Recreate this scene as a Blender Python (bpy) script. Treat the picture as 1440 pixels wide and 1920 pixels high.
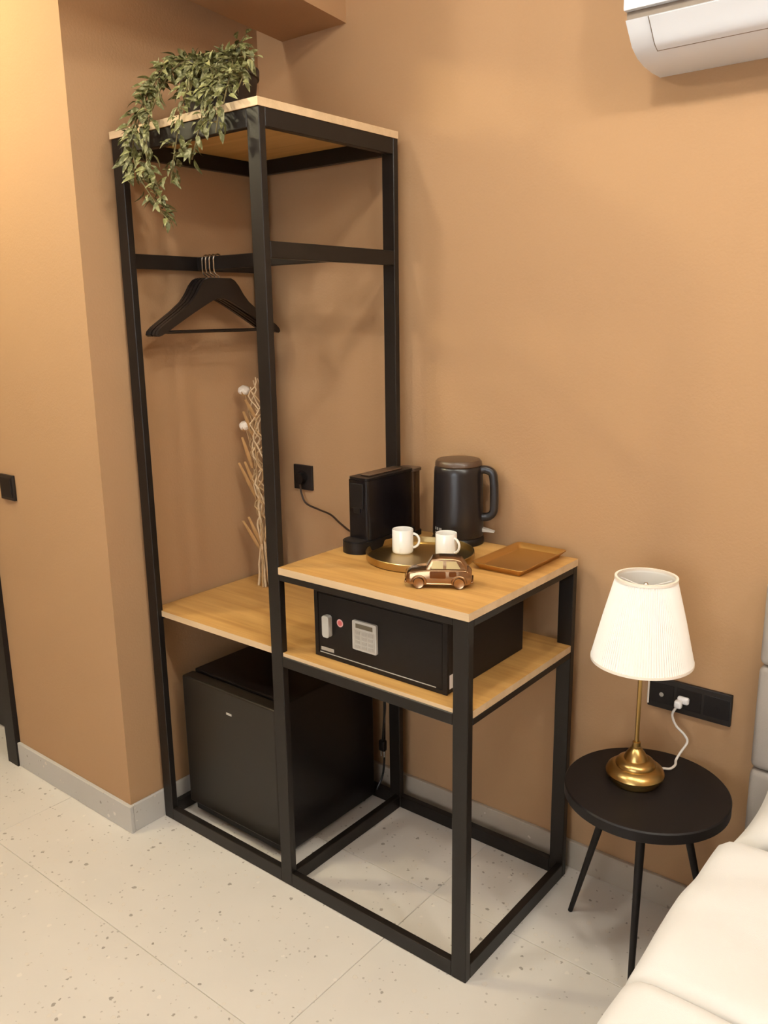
import bpy, bmesh, math, random
from mathutils import Vector, Matrix, noise

for o in list(bpy.data.objects):
    bpy.data.objects.remove(o, do_unlink=True)
S = bpy.context.scene
COL = S.collection
PI = math.pi

# ------------------------------------------------------------------ camera
FPX = 1586.24
cam_d = bpy.data.cameras.new('camera')
cam = bpy.data.objects.new('camera', cam_d)
COL.objects.link(cam)
cam_d.sensor_fit = 'VERTICAL'
cam_d.sensor_height = 36.0
cam_d.lens = FPX / 1920.0 * 36.0
cam_d.clip_start = 0.02
yaw, pit, rol = -0.677784, -0.228928, -0.013815
fw = Vector((math.sin(yaw) * math.cos(pit), math.cos(yaw) * math.cos(pit), math.sin(pit)))
r0 = Vector((math.cos(yaw), -math.sin(yaw), 0))
u0 = r0.cross(fw)
rr = r0 * math.cos(rol) + u0 * math.sin(rol)
uu = -r0 * math.sin(rol) + u0 * math.cos(rol)
M = Matrix((rr, uu, -fw)).transposed().to_4x4()
M.translation = Vector((2.0161, -1.3989, 1.5095))
cam.matrix_world = M
S.camera = cam

# ------------------------------------------------------------------ world, view
W = bpy.data.worlds.new('world')
S.world = W
W.use_nodes = True
bg = W.node_tree.nodes['Background']
bg.inputs[0].default_value = (0.75, 0.85, 1.0, 1)
bg.inputs[1].default_value = 1.0
S.view_settings.view_transform = 'Standard'
S.view_settings.look = 'None'
S.view_settings.gamma = 1
S.view_settings.use_curve_mapping = False
S.view_settings.exposure = 0.0

# ------------------------------------------------------------------ lights
CEIL = 2.62
WARM = (1.0, 0.965, 0.86)


def light(name, kind, loc, energy, color, size=0.1, rot=(0, 0, 0), size_y=None, spot=None):
    d = bpy.data.lights.new(name, kind)
    d.energy = energy
    d.color = color
    if kind == 'AREA':
        if size_y:
            d.shape = 'RECTANGLE'
            d.size = size
            d.size_y = size_y
        else:
            d.shape = 'DISK'
            d.size = size
    else:
        d.shadow_soft_size = size
        if spot:
            d.spot_size = spot
            d.spot_blend = 0.7
    o = bpy.data.objects.new(name, d)
    o.location = loc
    o.rotation_euler = rot
    COL.objects.link(o)
    return o


# fill light, set as daylight in an added, unseen window behind the camera
light('added_window_fill', 'AREA', (1.9, -3.75, 1.45), 50, (0.95, 0.985, 1.0), 1.9, (-PI / 2, 0, PI), 1.7)
# recessed ceiling lamps (last one unseen, added as fill): x, y, watts, colour
DOWN = [(1.33, -0.62, 24, WARM), (2.12, -0.60, 25, WARM), (-0.66, -0.80, 50, (1.0, 0.89, 0.55)),
        (2.95, -0.60, 32, WARM), (0.30, -1.25, 30, WARM)]
for k, (x, y, e, colr) in enumerate(DOWN):
    light('ceiling_lamp_light', 'POINT', (x, y, CEIL - 0.06), e, colr, 0.045)

# ------------------------------------------------------------------ materials
MAT = {}


def new_mat(name):
    m = bpy.data.materials.new(name)
    m.use_nodes = True
    nt = m.node_tree
    return m, nt, nt.nodes['Principled BSDF']


def nd(nt, t, **kw):
    n = nt.nodes.new(t)
    for k, v in kw.items():
        setattr(n, k, v)
    return n


def plain(name, col, rough=0.5, metal=0.0, bump=0.0, bscale=200, var=0.0, spec=None, coat=0.0, trans=0.0, sheen=0.0):
    m, nt, b = new_mat(name)
    b.inputs['Base Color'].default_value = (*col, 1)
    b.inputs['Roughness'].default_value = rough
    b.inputs['Metallic'].default_value = metal
    if spec is not None:
        b.inputs['Specular IOR Level'].default_value = spec
    if coat:
        b.inputs['Coat Weight'].default_value = coat
        b.inputs['Coat Roughness'].default_value = 0.1
    if trans:
        b.inputs['Transmission Weight'].default_value = trans
    if sheen:
        b.inputs['Sheen Weight'].default_value = sheen
    if bump or var:
        tc = nd(nt, 'ShaderNodeNewGeometry')
        no = nd(nt, 'ShaderNodeTexNoise')
        no.inputs['Scale'].default_value = bscale
        no.inputs['Detail'].default_value = 4
        nt.links.new(tc.outputs['Position'], no.inputs['Vector'])
        if bump:
            bp = nd(nt, 'ShaderNodeBump')
            bp.inputs['Strength'].default_value = bump
            bp.inputs['Distance'].default_value = 0.002
            nt.links.new(no.outputs['Fac'], bp.inputs['Height'])
            nt.links.new(bp.outputs['Normal'], b.inputs['Normal'])
        if var:
            mx = nd(nt, 'ShaderNodeMix', data_type='RGBA')
            mx.inputs['A'].default_value = (*[c * (1 - var) for c in col], 1)
            mx.inputs['B'].default_value = (*[min(1, c * (1 + var)) for c in col], 1)
            nt.links.new(no.outputs['Fac'], mx.inputs['Factor'])
            nt.links.new(mx.outputs['Result'], b.inputs['Base Color'])
    MAT[name] = m
    return m


def wood_mat(name, c1, c2, axis=0):
    m, nt, b = new_mat(name)
    g = nd(nt, 'ShaderNodeNewGeometry')
    mp = nd(nt, 'ShaderNodeMapping')
    sc = [26, 26, 26]
    sc[axis] = 2.2
    mp.inputs['Scale'].default_value = sc
    nt.links.new(g.outputs['Position'], mp.inputs['Vector'])
    n1 = nd(nt, 'ShaderNodeTexNoise')
    n1.inputs['Scale'].default_value = 1.0
    n1.inputs['Detail'].default_value = 6
    n1.inputs['Distortion'].default_value = 0.6
    nt.links.new(mp.outputs['Vector'], n1.inputs['Vector'])
    mp2 = nd(nt, 'ShaderNodeMapping')
    sc2 = [260, 260, 260]
    sc2[axis] = 6
    mp2.inputs['Scale'].default_value = sc2
    nt.links.new(g.outputs['Position'], mp2.inputs['Vector'])
    n2 = nd(nt, 'ShaderNodeTexNoise')
    n2.inputs['Scale'].default_value = 1.0
    n2.inputs['Detail'].default_value = 3
    nt.links.new(mp2.outputs['Vector'], n2.inputs['Vector'])
    ad = nd(nt, 'ShaderNodeMath', operation='MULTIPLY_ADD')
    ad.inputs[1].default_value = 0.3
    nt.links.new(n2.outputs['Fac'], ad.inputs[0])
    nt.links.new(n1.outputs['Fac'], ad.inputs[2])
    cr = nd(nt, 'ShaderNodeValToRGB')
    cr.color_ramp.elements[0].position = 0.45
    cr.color_ramp.elements[0].color = (*c1, 1)
    cr.color_ramp.elements[1].position = 0.85
    cr.color_ramp.elements[1].color = (*c2, 1)
    nt.links.new(ad.outputs[0], cr.inputs['Fac'])
    nt.links.new(cr.outputs['Color'], b.inputs['Base Color'])
    b.inputs['Roughness'].default_value = 0.42
    MAT[name] = m
    return m


def terrazzo(name, base, dens=1.0, rough=0.3):
    m, nt, b = new_mat(name)
    g = nd(nt, 'ShaderNodeNewGeometry')

    def layer(scale, radius, keep, prev, colr, amount):
        nz = nd(nt, 'ShaderNodeTexNoise')
        nz.inputs['Scale'].default_value = scale * 2.2
        nt.links.new(g.outputs['Position'], nz.inputs['Vector'])
        vm = nd(nt, 'ShaderNodeVectorMath', operation='MULTIPLY_ADD')
        vm.inputs[1].default_value = (0.5 / scale,) * 3
        nt.links.new(nz.outputs['Color'], vm.inputs[0])
        nt.links.new(g.outputs['Position'], vm.inputs[2])
        v = nd(nt, 'ShaderNodeTexVoronoi')
        v.inputs['Scale'].default_value = scale
        nt.links.new(vm.outputs[0], v.inputs['Vector'])
        sp = nd(nt, 'ShaderNodeSeparateColor')
        nt.links.new(v.outputs['Color'], sp.inputs[0])
        gt = nd(nt, 'ShaderNodeMath', operation='LESS_THAN')
        gt.inputs[1].default_value = keep
        nt.links.new(sp.outputs['Red'], gt.inputs[0])
        rs = nd(nt, 'ShaderNodeMath', operation='MULTIPLY_ADD')
        rs.inputs[1].default_value = radius * 0.8
        rs.inputs[2].default_value = radius * 0.45
        nt.links.new(sp.outputs['Green'], rs.inputs[0])
        ls = nd(nt, 'ShaderNodeMath', operation='LESS_THAN')
        nt.links.new(v.outputs['Distance'], ls.inputs[0])
        nt.links.new(rs.outputs[0], ls.inputs[1])
        mu = nd(nt, 'ShaderNodeMath', operation='MULTIPLY')
        nt.links.new(gt.outputs[0], mu.inputs[0])
        nt.links.new(ls.outputs[0], mu.inputs[1])
        m2 = nd(nt, 'ShaderNodeMath', operation='MULTIPLY')
        m2.inputs[1].default_value = amount
        nt.links.new(mu.outputs[0], m2.inputs[0])
        mx = nd(nt, 'ShaderNodeMix', data_type='RGBA')
        nt.links.new(m2.outputs[0], mx.inputs['Factor'])
        nt.links.new(prev, mx.inputs['A'])
        mx.inputs['B'].default_value = (*colr, 1)
        return mx.outputs['Result']

    nb = nd(nt, 'ShaderNodeTexNoise')
    nb.inputs['Scale'].default_value = 5
    nb.inputs['Detail'].default_value = 5
    nt.links.new(g.outputs['Position'], nb.inputs['Vector'])
    mb = nd(nt, 'ShaderNodeMix', data_type='RGBA')
    mb.inputs['A'].default_value = (*[c * 0.93 for c in base], 1)
    mb.inputs['B'].default_value = (*[c * 1.06 for c in base], 1)
    nt.links.new(nb.outputs['Fac'], mb.inputs['Factor'])
    c = mb.outputs['Result']
    c = layer(60, 0.32, 0.12 * dens, c, (0.40, 0.34, 0.27), 0.45)
    c = layer(46, 0.22, 0.13 * dens, c, (0.16, 0.13, 0.10), 0.65)
    c = layer(95, 0.28, 0.12 * dens, c, (0.24, 0.20, 0.16), 0.5)
    c = layer(60, 0.30, 0.15 * dens, c, (0.80, 0.74, 0.66), 0.5)
    nt.links.new(c, b.inputs['Base Color'])
    b.inputs['Roughness'].default_value = rough
    b.inputs['Specular IOR Level'].default_value = 0.35
    MAT[name] = m
    return m


terrazzo('terrazzo_skirting_shaded', (0.42, 0.36, 0.29), 0.3, 0.5)  # same stone as the other skirting, darkened and browned for the shadow there
WALL = (0.405, 0.240, 0.122)
plain('wall_paint', WALL, 0.85, bump=0.25, bscale=160, var=0.02)
plain('ceiling_paint', (0.86, 0.83, 0.78), 0.9)
terrazzo('terrazzo_floor', (0.66, 0.618, 0.565))
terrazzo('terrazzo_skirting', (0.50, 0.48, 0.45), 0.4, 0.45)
plain('grout', (0.58, 0.53, 0.46), 0.9)
plain('black_steel', (0.0095, 0.007, 0.0058), 0.42, spec=0.35, bump=0.1, bscale=600)
plain('black_plastic', (0.008, 0.0065, 0.0065), 0.34, spec=0.3)
plain('black_gloss', (0.005, 0.004, 0.005), 0.25, spec=0.35)
plain('matte_black', (0.008, 0.006, 0.006), 0.5, spec=0.3)
plain('black_socket', (0.010, 0.008, 0.008), 0.4)
plain('fridge_door', (0.013, 0.010, 0.0072), 0.38, spec=0.4)
plain('safe_paint', (0.009, 0.0065, 0.0058), 0.55, bump=0.35, bscale=900, spec=0.25)
plain('kettle_black', (0.012, 0.0095, 0.010), 0.30)
plain('kettle_lid', (0.075, 0.042, 0.024), 0.35)
plain('dark_wood', (0.010, 0.007, 0.006), 0.35, bump=0.1, bscale=300)
plain('chrome', (0.75, 0.73, 0.70), 0.18, 1.0)
plain('brass', (0.50, 0.33, 0.12), 0.30, 1.0, bump=0.05, bscale=60)
plain('gold_tray', (0.50, 0.37, 0.17), 0.30, 1.0)
plain('gold_tray_matte', (0.50, 0.28, 0.08), 0.38, 0.85)
plain('copper', (0.38, 0.245, 0.14), 0.26, 1.0)
plain('copper_dark', (0.20, 0.09, 0.04), 0.25, 1.0)
plain('porcelain', (0.86, 0.84, 0.80), 0.15, coat=0.3)
plain('white_plastic', (0.80, 0.78, 0.77), 0.35)
plain('white_cord', (0.78, 0.74, 0.68), 0.5)
plain('black_cord', (0.035, 0.018, 0.010), 0.5)
plain('grey_plastic', (0.46, 0.44, 0.40), 0.4)
plain('grey_panel', (0.40, 0.37, 0.33), 0.45)
plain('display_dark', (0.12, 0.10, 0.07), 0.3)
plain('key_grey', (0.345, 0.32, 0.285), 0.5)
plain('sticker_red', (0.62, 0.12, 0.12), 0.5)
plain('sticker_pink', (0.75, 0.42, 0.40), 0.5)
plain('sticker_white', (0.72, 0.70, 0.68), 0.6, var=0.15, bscale=700)
plain('shade_fabric', (0.88, 0.85, 0.80), 0.9, sheen=0.2)
plain('shade_trim', (0.84, 0.76, 0.66), 0.9)
plain('linen_white', (0.70, 0.69, 0.675), 0.95, bump=0.2, bscale=700, sheen=0.2)
plain('pillow_white', (0.66, 0.64, 0.61), 0.95, bump=0.2, bscale=700, sheen=0.2)
plain('headboard_fabric', (0.34, 0.30, 0.265), 0.95, bump=0.5, bscale=900)
plain('ac_white', (0.74, 0.765, 0.81), 0.35)
plain('ac_gap', (0.21, 0.165, 0.125), 0.6)
plain('pot_black', (0.016, 0.011, 0.010), 0.5)
plain('soil', (0.05, 0.035, 0.02), 0.9)
plain('vine', (0.14, 0.11, 0.04), 0.8)
plain('twig', (0.42, 0.27, 0.13), 0.8, var=0.35, bscale=60)
plain('twig_pale', (0.60, 0.44, 0.27), 0.8, var=0.25, bscale=60)
plain('dry_husk', (0.40, 0.22, 0.08), 0.8, var=0.3, bscale=50)
plain('cotton', (0.82, 0.74, 0.64), 1.0, bump=0.8, bscale=300)
plain('smoked_tank', (0.10, 0.05, 0.025), 0.15, trans=0.6)
plain('added_window_white', (0.8, 0.79, 0.77), 0.5)
wood_mat('oak', (0.43, 0.222, 0.058), (0.62, 0.360, 0.120))
wood_mat('oak_edge', (0.56, 0.40, 0.235), (0.68, 0.50, 0.31))


def glass():
    m, nt, b = new_mat('glass')
    b.inputs['Base Color'].default_value = (1, 1, 1, 1)
    b.inputs['Roughness'].default_value = 0.0
    b.inputs['Transmission Weight'].default_value = 1.0
    b.inputs['IOR'].default_value = 1.02
    MAT['glass'] = m


glass()


def emit(name, col, s):
    m, nt, b = new_mat(name)
    b.inputs['Base Color'].default_value = (*col, 1)
    b.inputs['Emission Color'].default_value = (*col, 1)
    b.inputs['Emission Strength'].default_value = s
    MAT[name] = m


emit('lamp_lens', WARM, 8)


def leaf_mat():
    m, nt, b = new_mat('leaf')
    oi = nd(nt, 'ShaderNodeObjectInfo')
    cr = nd(nt, 'ShaderNodeValToRGB')
    e = cr.color_ramp.elements
    e[0].color = (0.070, 0.070, 0.014, 1)
    e[1].color = (0.30, 0.29, 0.13, 1)
    e.new(0.45).color = (0.16, 0.16, 0.045, 1)
    e.new(0.8).color = (0.26, 0.25, 0.09, 1)
    nt.links.new(oi.outputs['Random'], cr.inputs['Fac'])
    uv = nd(nt, 'ShaderNodeTexCoord')
    no = nd(nt, 'ShaderNodeTexNoise')
    no.inputs['Scale'].default_value = 120
    nt.links.new(uv.outputs['Object'], no.inputs['Vector'])
    mx = nd(nt, 'ShaderNodeMix', data_type='RGBA')
    mr = nd(nt, 'ShaderNodeMapRange')
    mr.inputs[1].default_value = 0.5
    mr.inputs[2].default_value = 0.62
    mr.inputs[4].default_value = 0.5
    nt.links.new(no.outputs['Fac'], mr.inputs[0])
    nt.links.new(mr.outputs[0], mx.inputs['Factor'])
    nt.links.new(cr.outputs['Color'], mx.inputs['A'])
    mx.inputs['B'].default_value = (0.42, 0.40, 0.22, 1)
    nt.links.new(mx.outputs['Result'], b.inputs['Base Color'])
    b.inputs['Roughness'].default_value = 0.6
    MAT['leaf'] = m


leaf_mat()


# ------------------------------------------------------------------ geometry helpers
def wloc(o):
    v = Vector((0, 0, 0))
    while o is not None:
        v += o.location
        o = o.parent
    return v


def obj(name, bm, mat, parent=None, local=False, smooth=False, angle=40):
    """Link bm as one mesh object; verts are in world space unless local."""
    if parent is not None and not local:
        bmesh.ops.translate(bm, verts=bm.verts, vec=-wloc(parent))
    bmesh.ops.recalc_face_normals(bm, faces=bm.faces)
    me = bpy.data.meshes.new(name)
    bm.to_mesh(me)
    bm.free()
    mats = mat if isinstance(mat, (list, tuple)) else [mat]
    for x in mats:
        me.materials.append(MAT[x])
    if smooth:
        for p in me.polygons:
            p.use_smooth = True
        me.set_sharp_from_angle(angle=math.radians(angle))
    o = bpy.data.objects.new(name, me)
    COL.objects.link(o)
    if parent is not None:
        o.parent = parent
    return o


def tag(o, label, cat=None, group=None, kind=None):
    o['label'] = label
    if cat:
        o['category'] = cat
    if group:
        o['group'] = group
    if kind:
        o['kind'] = kind
    return o


def thing(name, label, cat, loc, rotz=0, group=None):
    o = bpy.data.objects.new(name, None)
    o.empty_display_size = 0.05
    o.location = loc
    o.rotation_euler = (0, 0, rotz)
    COL.objects.link(o)
    return tag(o, label, cat, group)


def dup(root, loc, rotz=None):
    r = root.copy()
    COL.objects.link(r)
    r.location = loc
    if rotz is not None:
        r.rotation_euler = (0, 0, rotz)
    for ch in list(root.children):
        c = ch.copy()
        COL.objects.link(c)
        c.parent = r
        for g in list(ch.children):
            d = g.copy()
            COL.objects.link(d)
            d.parent = c
    return r


def nb():
    return bmesh.new()


def add_box(bm, x0, x1, y0, y1, z0, z1, bev=0.0, seg=2):
    t = bmesh.new()
    bmesh.ops.create_cube(t, size=1.0)
    for v in t.verts:
        v.co = Vector(((x0 + x1) / 2 + v.co.x * (x1 - x0), (y0 + y1) / 2 + v.co.y * (y1 - y0), (z0 + z1) / 2 + v.co.z * (z1 - z0)))
    if bev:
        bmesh.ops.bevel(t, geom=t.edges[:], offset=bev, segments=seg, affect='EDGES', profile=0.5)
    merge(bm, t)
    return bm


def merge(bm, t):
    me = bpy.data.meshes.new('tmp')
    t.to_mesh(me)
    t.free()
    bm.from_mesh(me)
    bpy.data.meshes.remove(me)


def box(x0, x1, y0, y1, z0, z1, bev=0.0, seg=2):
    return add_box(nb(), x0, x1, y0, y1, z0, z1, bev, seg)


def add_lathe(bm, prof, cx, cy, seg=48, z0=0.0, cap=True):
    rings = []
    for r, z in prof:
        if r < 1e-6:
            rings.append([bm.verts.new((cx, cy, z0 + z))])
        else:
            rings.append([bm.verts.new((cx + r * math.cos(2 * PI * k / seg), cy + r * math.sin(2 * PI * k / seg), z0 + z)) for k in range(seg)])
    for a, b in zip(rings[:-1], rings[1:]):
        if len(a) == 1 and len(b) == 1:
            continue
        for k in range(seg):
            k2 = (k + 1) % seg
            if len(a) == 1:
                bm.faces.new((a[0], b[k], b[k2]))
            elif len(b) == 1:
                bm.faces.new((a[k], a[k2], b[0]))
            else:
                bm.faces.new((a[k], a[k2], b[k2], b[k]))
    if cap:
        for rg in (rings[0], rings[-1]):
            if len(rg) > 2:
                bm.faces.new(rg)
    return bm


def lathe(prof, cx, cy, seg=48, z0=0.0, cap=True):
    return add_lathe(nb(), prof, cx, cy, seg, z0, cap)


def smooth_path(pts, n=8):
    P = [Vector(p) for p in pts]
    if len(P) < 3:
        return P
    out = []
    Q = [P[0] * 2 - P[1]] + P + [P[-1] * 2 - P[-2]]
    for i in range(1, len(Q) - 2):
        a, b, c, d = Q[i - 1], Q[i], Q[i + 1], Q[i + 2]
        for k in range(n):
            t = k / n
            out.append(0.5 * ((2 * b) + (c - a) * t + (2 * a - 5 * b + 4 * c - d) * t * t + (3 * b - a - 3 * c + d) * t ** 3))
    out.append(P[-1])
    return out


def add_tube(bm, pts, rad, seg=8, cap=True):
    P = [Vector(p) for p in pts]
    n = len(P)
    rads = rad if isinstance(rad, (list, tuple)) else [rad] * n
    up = Vector((0, 0, 1))
    rings = []
    prev = None
    for i in range(n):
        t = (P[min(i + 1, n - 1)] - P[max(i - 1, 0)])
        if t.length < 1e-9:
            t = Vector((0, 0, 1))
        t.normalize()
        if prev is None:
            a = up if abs(t.z) < 0.9 else Vector((1, 0, 0))
            x = t.cross(a).normalized()
        else:
            x = (prev - t * prev.dot(t)).normalized()
        prev = x
        y = t.cross(x)
        rings.append([bm.verts.new(P[i] + (x * math.cos(2 * PI * k / seg) + y * math.sin(2 * PI * k / seg)) * rads[i]) for k in range(seg)])
    for a, b in zip(rings[:-1], rings[1:]):
        for k in range(seg):
            bm.faces.new((a[k], a[(k + 1) % seg], b[(k + 1) % seg], b[k]))
    if cap:
        bm.faces.new(rings[0])
        bm.faces.new(rings[-1])
    return bm


def tube(pts, rad, seg=8, smooth=0):
    return add_tube(nb(), smooth_path(pts, smooth) if smooth else pts, rad, seg)


def prism(poly, axis, a0, a1):
    """Extrude a 2-D polygon along axis ('x': poly is (y,z); 'y': (x,z); 'z': (x,y))."""
    bm = nb()

    def mk(p, a):
        return {'x': (a, p[0], p[1]), 'y': (p[0], a, p[1]), 'z': (p[0], p[1], a)}[axis]
    A = [bm.verts.new(mk(p, a0)) for p in poly]
    B = [bm.verts.new(mk(p, a1)) for p in poly]
    bm.faces.new(A)
    bm.faces.new(B)
    n = len(poly)
    for k in range(n):
        bm.faces.new((A[k], A[(k + 1) % n], B[(k + 1) % n], B[k]))
    return bm


def rrect(x0, x1, y0, y1, r, seg=6):
    out = []
    for cx, cy, a in ((x1 - r, y1 - r, 0), (x0 + r, y1 - r, PI / 2), (x0 + r, y0 + r, PI), (x1 - r, y0 + r, 1.5 * PI)):
        for k in range(seg + 1):
            t = a + PI / 2 * k / seg
            out.append((cx + r * math.cos(t), cy + r * math.sin(t)))
    return out


def bev(bm, w, seg=2, ang=30):
    ed = [e for e in bm.edges if len(e.link_faces) == 2 and e.calc_face_angle(0) > math.radians(ang)]
    bmesh.ops.bevel(bm, geom=ed, offset=w, segments=seg, affect='EDGES', profile=0.5)
    return bm


# ------------------------------------------------------------------ the room
YW = 0.545          # back wall
XN = -0.012         # side wall of the niche
YL = -0.110         # wall left of the niche
XR, YF = 3.75, -3.45


def struct(name, bm, mat, label=None, parent=None):
    o = obj(name, bm, mat, parent)
    if parent is None:
        o['kind'] = 'structure'
    if label:
        o['label'] = label
    return o


struct('wall_back', box(XN, XR + 0.1, YW, YW + 0.12, -0.05, CEIL), 'wall_paint', 'tan painted back wall behind the black rack')
# wall beside the niche, with the doorway at its far end (a corner block and a lintel)
wl = nb()
add_box(wl, -0.652, XN, YL, YW + 0.12, -0.05, CEIL)
struct('wall_left', wl, 'wall_paint', 'tan painted wall corner left of the rack niche')
struct('wall_entrance', box(-2.3, -0.652, YL, 0.2, 2.08, CEIL), 'wall_paint', 'tan painted wall above the entrance door')
struct('wall_side', box(-2.42, -2.3, YF, 0.2, -0.05, CEIL), 'wall_paint', 'tan painted far side wall of the entrance')
struct('wall_entrance_end', box(-2.3, -1.62, YL, 0.2, -0.05, 2.08), 'wall_paint', 'tan painted wall beyond the entrance door')
struct('wall_right', box(XR, XR + 0.12, YF, YW, -0.05, CEIL), 'wall_paint', 'tan painted wall right of the bed')
fr = nb()
WX0, WX1, WZ0, WZ1 = 0.95, 2.85, 0.6, 2.3
add_box(fr, -2.3, WX0, YF - 0.12, YF, -0.05, CEIL)
add_box(fr, WX1, XR, YF - 0.12, YF, -0.05, CEIL)
add_box(fr, WX0, WX1, YF - 0.12, YF, -0.05, WZ0)
add_box(fr, WX0, WX1, YF - 0.12, YF, WZ1, CEIL)
struct('wall_front', fr, 'wall_paint', 'tan painted wall behind the camera with an added window opening')
wn = nb()  # unseen window, added to carry the fill light
for a in ((WX0, WX1, WZ0, WZ0 + 0.05), (WX0, WX1, WZ1 - 0.05, WZ1), (WX0, WX0 + 0.05, WZ0 + 0.05, WZ1 - 0.05), (WX1 - 0.05, WX1, WZ0 + 0.05, WZ1 - 0.05), (1.88, 1.92, WZ0 + 0.05, WZ1 - 0.05)):
    add_box(wn, a[0], a[1], YF - 0.09, YF - 0.03, a[2], a[3])
win = struct('added_window_1', wn, 'added_window_white', 'added white framed window, unseen behind the camera')
for a, b in ((WX0 + 0.05, 1.88), (1.92, WX1 - 0.05)):
    obj('pane', box(a, b, YF - 0.063, YF - 0.057, WZ0 + 0.05, WZ1 - 0.05), 'glass', win)
struct('ceiling', box(-2.42, XR + 0.12, YF - 0.12, YW + 0.12, CEIL, CEIL + 0.1), 'ceiling_paint', 'off-white painted ceiling')
# boxed beam hanging under the ceiling in the niche (footprint slightly askew)
d = Vector((0.094 - 0.153, 0.542 - 0.169)).normalized()
a0, a1 = Vector((0.094, 0.542)), Vector((0.342, YW))
n = 0.95
bl = a0 - d * n
br = a1 - d * n
poly = [(a0.x, YW), (a1.x, YW), (br.x, br.y), (bl.x, bl.y)]
struct('trim_1', prism(poly, 'z', 2.29, CEIL), 'wall_paint', 'tan boxed beam hanging above the plant')

# floor: grout bed with terrazzo tiles
floor = struct('floor', box(-2.42, XR + 0.1, YF - 0.1, YW + 0.1, -0.08, -0.0025), 'grout', 'pale speckled terrazzo tiled floor')
TSX, TS, TX, TY = 1.20, 0.60, 0.87, -0.39
tile_me = {}
for i in range(-3, 3):
    for j in range(-6, 3):
        x0, y0 = TX + i * TSX, TY + j * TS
        x1, y1 = x0 + TSX, y0 + TS
        x0, x1 = max(x0, -2.3), min(x1, XR)
        y0, y1 = max(y0, YF), min(y1, YW)
        if x1 - x0 < 0.02 or y1 - y0 < 0.02:
            continue
        w, h = round(x1 - x0 - 0.0018, 4), round(y1 - y0 - 0.0018, 4)
        if (w, h) not in tile_me:
            o = obj('tile', box(-w / 2, w / 2, -h / 2, h / 2, -0.012, 0, 0.0008, 1), 'terrazzo_floor', floor, local=True)
            tile_me[(w, h)] = o.data
        else:
            o = bpy.data.objects.new('tile', tile_me[(w, h)])
            COL.objects.link(o)
            o.parent = floor
        o.location = ((x0 + x1) / 2, (y0 + y1) / 2, 0)

# skirting
struct('baseboard_left', box(-0.652, XN + 0.012, YL - 0.012, YL, 0, 0.088, 0.0015, 1), 'terrazzo_skirting', 'grey terrazzo skirting under the left wall')
struct('baseboard_niche', box(XN, XN + 0.010, YL, YW, 0, 0.088, 0.0015, 1), 'terrazzo_skirting', 'grey terrazzo skirting beside the mini fridge')
struct('baseboard_back', box(XN + 0.010, XR, YW - 0.012, YW, 0, 0.082, 0.0015, 1), 'terrazzo_skirting_shaded', 'terrazzo skirting under the back wall')

# entrance door at the far left edge
dr = obj('door_1', box(-1.55, -0.717, -0.012, 0.028, 0.006, 2.03), 'matte_black')
tag(dr, 'black entrance door at the left edge of the picture', kind='structure')
jm = nb()
add_box(jm, -0.717, -0.652, YL - 0.018, 0.05, 0.0, 2.08)
add_box(jm, -1.62, -1.55, YL - 0.018, 0.05, 0.0, 2.08)
add_box(jm, -1.55, -0.717, YL - 0.018, 0.05, 2.03, 2.08)
obj('door_frame', jm, 'matte_black', dr)
hd = nb()
add_tube(hd, [(-0.80, -0.012, 1.0), (-0.80, -0.06, 1.0), (-0.93, -0.06, 1.0)], 0.009, 10)
obj('door_handle', hd, 'chrome', dr)

# recessed ceiling lamps, the last one added for fill
for k, (x, y, e, colr) in enumerate(DOWN):
    t = thing('ceiling_downlight', ['round recessed ceiling lamp in front of the round side table', 'round recessed ceiling lamp over the bed head',
                                    'round recessed ceiling lamp by the entrance door', 'round recessed ceiling lamp over the far side of the bed',
                                    'added, unseen recessed ceiling lamp over the open floor in front of the rack'][k], 'lamp', (x, y, CEIL), group='recessed ceiling lamps')
    obj('trim_ring', lathe([(0.058, -0.0005), (0.068, -0.0005), (0.068, -0.006), (0.055, -0.010), (0.055, -0.0005)], x, y, 32, CEIL, cap=False), 'white_plastic', t, smooth=True)
    obj('lens', lathe([(0.0, -0.0005), (0.055, -0.0005), (0.055, -0.004), (0.0, -0.004)], x, y, 32, CEIL), 'lamp_lens', t)

# ------------------------------------------------------------------ black steel rack
W1, WW, DD, H, HT, HS = 0.552, 1.112, 0.500, 1.961, 0.887, 0.660
TXW, TYW = 0.040, 0.020
rack = thing('clothes_rack', 'tall black steel open wardrobe rack with oak shelves and a lower side table', 'rack', (WW / 2, DD / 2, 0))


def bar(name, *a, mat='black_steel', b=0.0015):
    return obj(name, box(*a, b, 1), mat, rack)


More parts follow.
